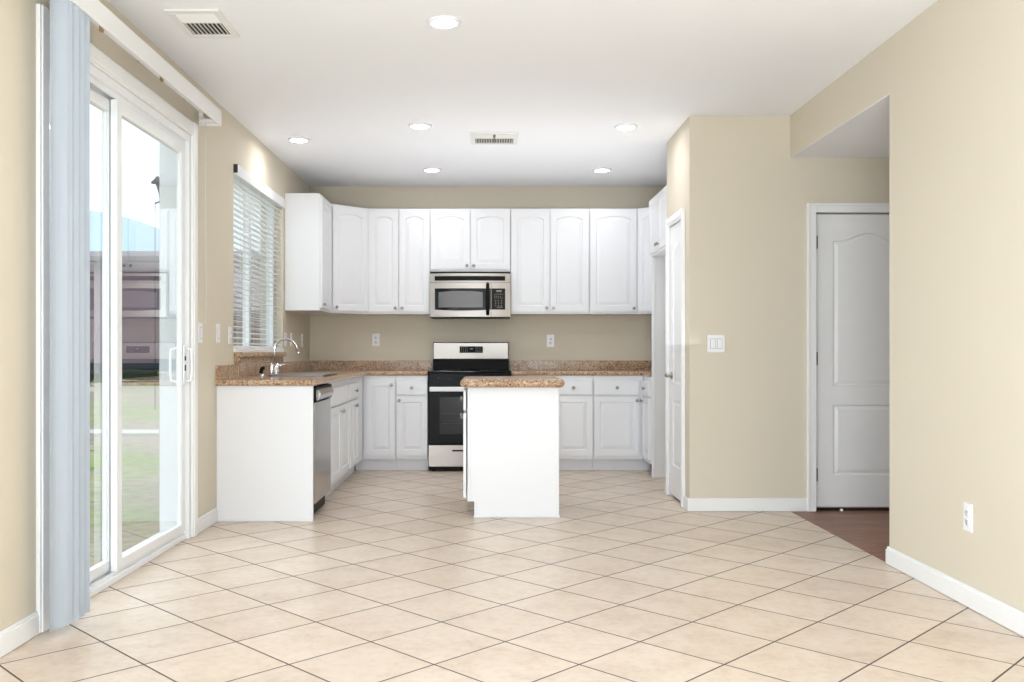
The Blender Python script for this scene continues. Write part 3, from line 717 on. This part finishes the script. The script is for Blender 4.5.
for k in range(13):
    q = -PI/2+PI*k/12; rs.append(outline(hh*(1-math.cos(q)), .05, zc+hh*math.sin(q)))
g.rings(rs, smooth=False); tag(g.build('island_countertop', 'granite'), 'speckled brown granite slab with rounded edge topping the island', 'countertop')

# ================================================================= BLINDS
t = thing('window_blind', 'white horizontal slatted blind hanging in the kitchen window', 'blinds', (XL-.028, WY0+.008, WZ1-.01))
L = WY1-WY0-.016
bx('headrail', 'slat', t, -.03, .02, 0, L, -.05, 0)
va = MB().box(.030, .052, -.0, L+.0, -.065, .012, .004).box(.0, .032, .0, .004, -.06, .0).build('valance', 'slat', t)
bx('valance_clip', 'slot', va, .026, .055, -.006, .002, -.05, .008)
s_ = MB(); nsl = 30; zt, zb = -.085, WZ0-WZ1+.075
for k in range(nsl):
    z = zt+(zb-zt)*k/(nsl-1)
    s_.rings([[(-.025+.05*q/4, y, z+.003*math.sin(PI*q/4)-.006*(q/4-.5)) for q in range(5)]+[(.025-.05*q/4, y, z-.0018+.003*math.sin(PI*(4-q)/4)-.006*((4-q)/4-.5)) for q in range(5)] for y in (.004, L-.004)])
s_.build('slats', 'slat', t)
bx('bottom_rail', 'slat', t, -.026, .026, .004, L-.004, zb-.035, zb-.018, bev=.004)
s_ = MB()
for fr_ in (.12, .5, .88):
    for xx in (-.026, .026): s_.tube([(xx, L*fr_, -.04), (xx, L*fr_, zb-.02)], .0011, 5)
s_.build('ladder_cord', 'cord', t)

t = thing('vertical_blind', 'vertical blind painted with a blue daylight tint stacked at the near side of the patio door under a white valance', 'blinds', (XL, 3.545, 0))
vb = t
nv = 8
for k in range(nv):
    y = .0+k*.027; xm = .112; hw = .0445; a = math.radians((70, 64, 74, 60, 72, 62, 75, 66)[k])
    rs = []
    for z in (.035, 2.475):
        fr_, bk = [], []
        for q in range(7):
            u = -hw+2*hw*q/6; cv = .010*math.cos(PI*u/(2*hw))
            px_, py_ = xm+u*math.cos(a)-cv*math.sin(a), y+u*math.sin(a)*1-cv*math.cos(a)
            fr_.append((px_, py_, z)); bk.append((px_+.0008*math.sin(a), py_+.0012, z))
        rs.append(fr_+bk[::-1])
    MB().rings(rs).build('vane', 'vane', t)
vo = bpy.data.objects.new('valance', None); COL.objects.link(vo); vo.parent = vb; vo.location = (0, 5.62-3.545, 2.465); t = vo
bx('face_board', 'slat', t, .124, .136, -2.4, 0, 0, .095, bev=.003)
bx('end_return', 'slat', t, .0, .124, -.012, 0, 0.0, .095, bev=.002)
bx('bottom_cap', 'slat', t, .03, .124, -.10, -.012, .012, .02)
bx('headrail', 'slat', t, .055, .105, -2.4, -.02, .045, .085)
for y in (-.28, -.98, -1.7): MB().box(.0, .118, y-.012, y+.012, .086, .092).box(.112, .1235, y-.012, y+.012, -.012, .09).build('bracket', 'bronze', t)
MB().tube([(.05, -.035, .05), (.05, -.035, -.35), (.052, -.035, -1.2)], .002, 6).build('pull_cord', 'cord', t)

# ================================================================= OUTSIDE
struct(bx('ground', 'yard', None, -90, 30, -30, 90, -.32, -.16))
tag(bx('patio_slab', 'concrete', None, -2.7, XL-.195, 3.8, 4.75, -.159, -.05), 'pale concrete patio step outside the glass door', 'patio')
tag(bx('garden_path', 'concrete', None, -40, 10, 13.75, 14.4, -.159, -.12), 'pale straight path crossing the yard', 'path')
h = thing('neighbour_house', 'long mauve house behind the lawn seen through the patio door', 'house', (-18, 38.5, .2))
bx('wall', 'siding', h, -12, 16, 0, 8, 0, 4.6)
MB().rings([[(x, -.5, 4.6), (x, -.5, 4.8), (x, 4, 5.5), (x, 8.5, 4.8), (x, 8.5, 4.6)] for x in (-12.5, 16.5)]).build('roof', 'roof', h)
bx('base_wall', 'winglass', h, -12, 16, -.04, 8, -.37, .4)
for k, (x0, x1, z0, z1) in enumerate(((-4.6, -2.9, 1.3, 2.2), (5.5, 7.5, 1.1, 2.5), (9, 11, 1.1, 2.5))):
    f_ = bx('window', 'housetrim', h, x0-.12, x1+.12, -.08, 0, z0-.12, z1+.12); bx('pane', 'winglass', f_, x0, x1, -.1, -.07, z0, z1)
def hedge():
    b = MB(); random.seed(5); rs = []
    for k in range(61):
        x = -30+k*.6; hz = .28+.12*random.random(); rs.append([(x, 37.0, -.17), (x, 36.9+.1*random.random(), hz*.7), (x, 37.4, hz), (x, 37.9, hz*.7), (x, 38, -.17)])
    b.rings(rs); return b.build('hedge', 'hedge')
tag(hedge(), 'low dark green hedge in front of the mauve house', 'hedge', kind='stuff')
t = thing('yard_lamp', 'dark lamp on a thin tall pole in the yard beyond the patio door', 'lamp post', (-7.22, 20, -.16))
MB().tube([(0, 0, 0), (0, 0, 4.5)], [.010, .008], 8).build('pole', 'lamppost', t)
MB().tube([(0, 0, 4.45), (.13, 0, 4.5), (.11, 0, 4.7), (.06, 0, 4.88)], [.012, .035, .04, .05], 8).lathe([(.02, 5.04), (.06, 4.98), (.13, 4.91), (.13, 4.88), (.05, 4.87)], (.05, 0, 0), 'z', 14).build('lamp_head', 'lamppost', t)
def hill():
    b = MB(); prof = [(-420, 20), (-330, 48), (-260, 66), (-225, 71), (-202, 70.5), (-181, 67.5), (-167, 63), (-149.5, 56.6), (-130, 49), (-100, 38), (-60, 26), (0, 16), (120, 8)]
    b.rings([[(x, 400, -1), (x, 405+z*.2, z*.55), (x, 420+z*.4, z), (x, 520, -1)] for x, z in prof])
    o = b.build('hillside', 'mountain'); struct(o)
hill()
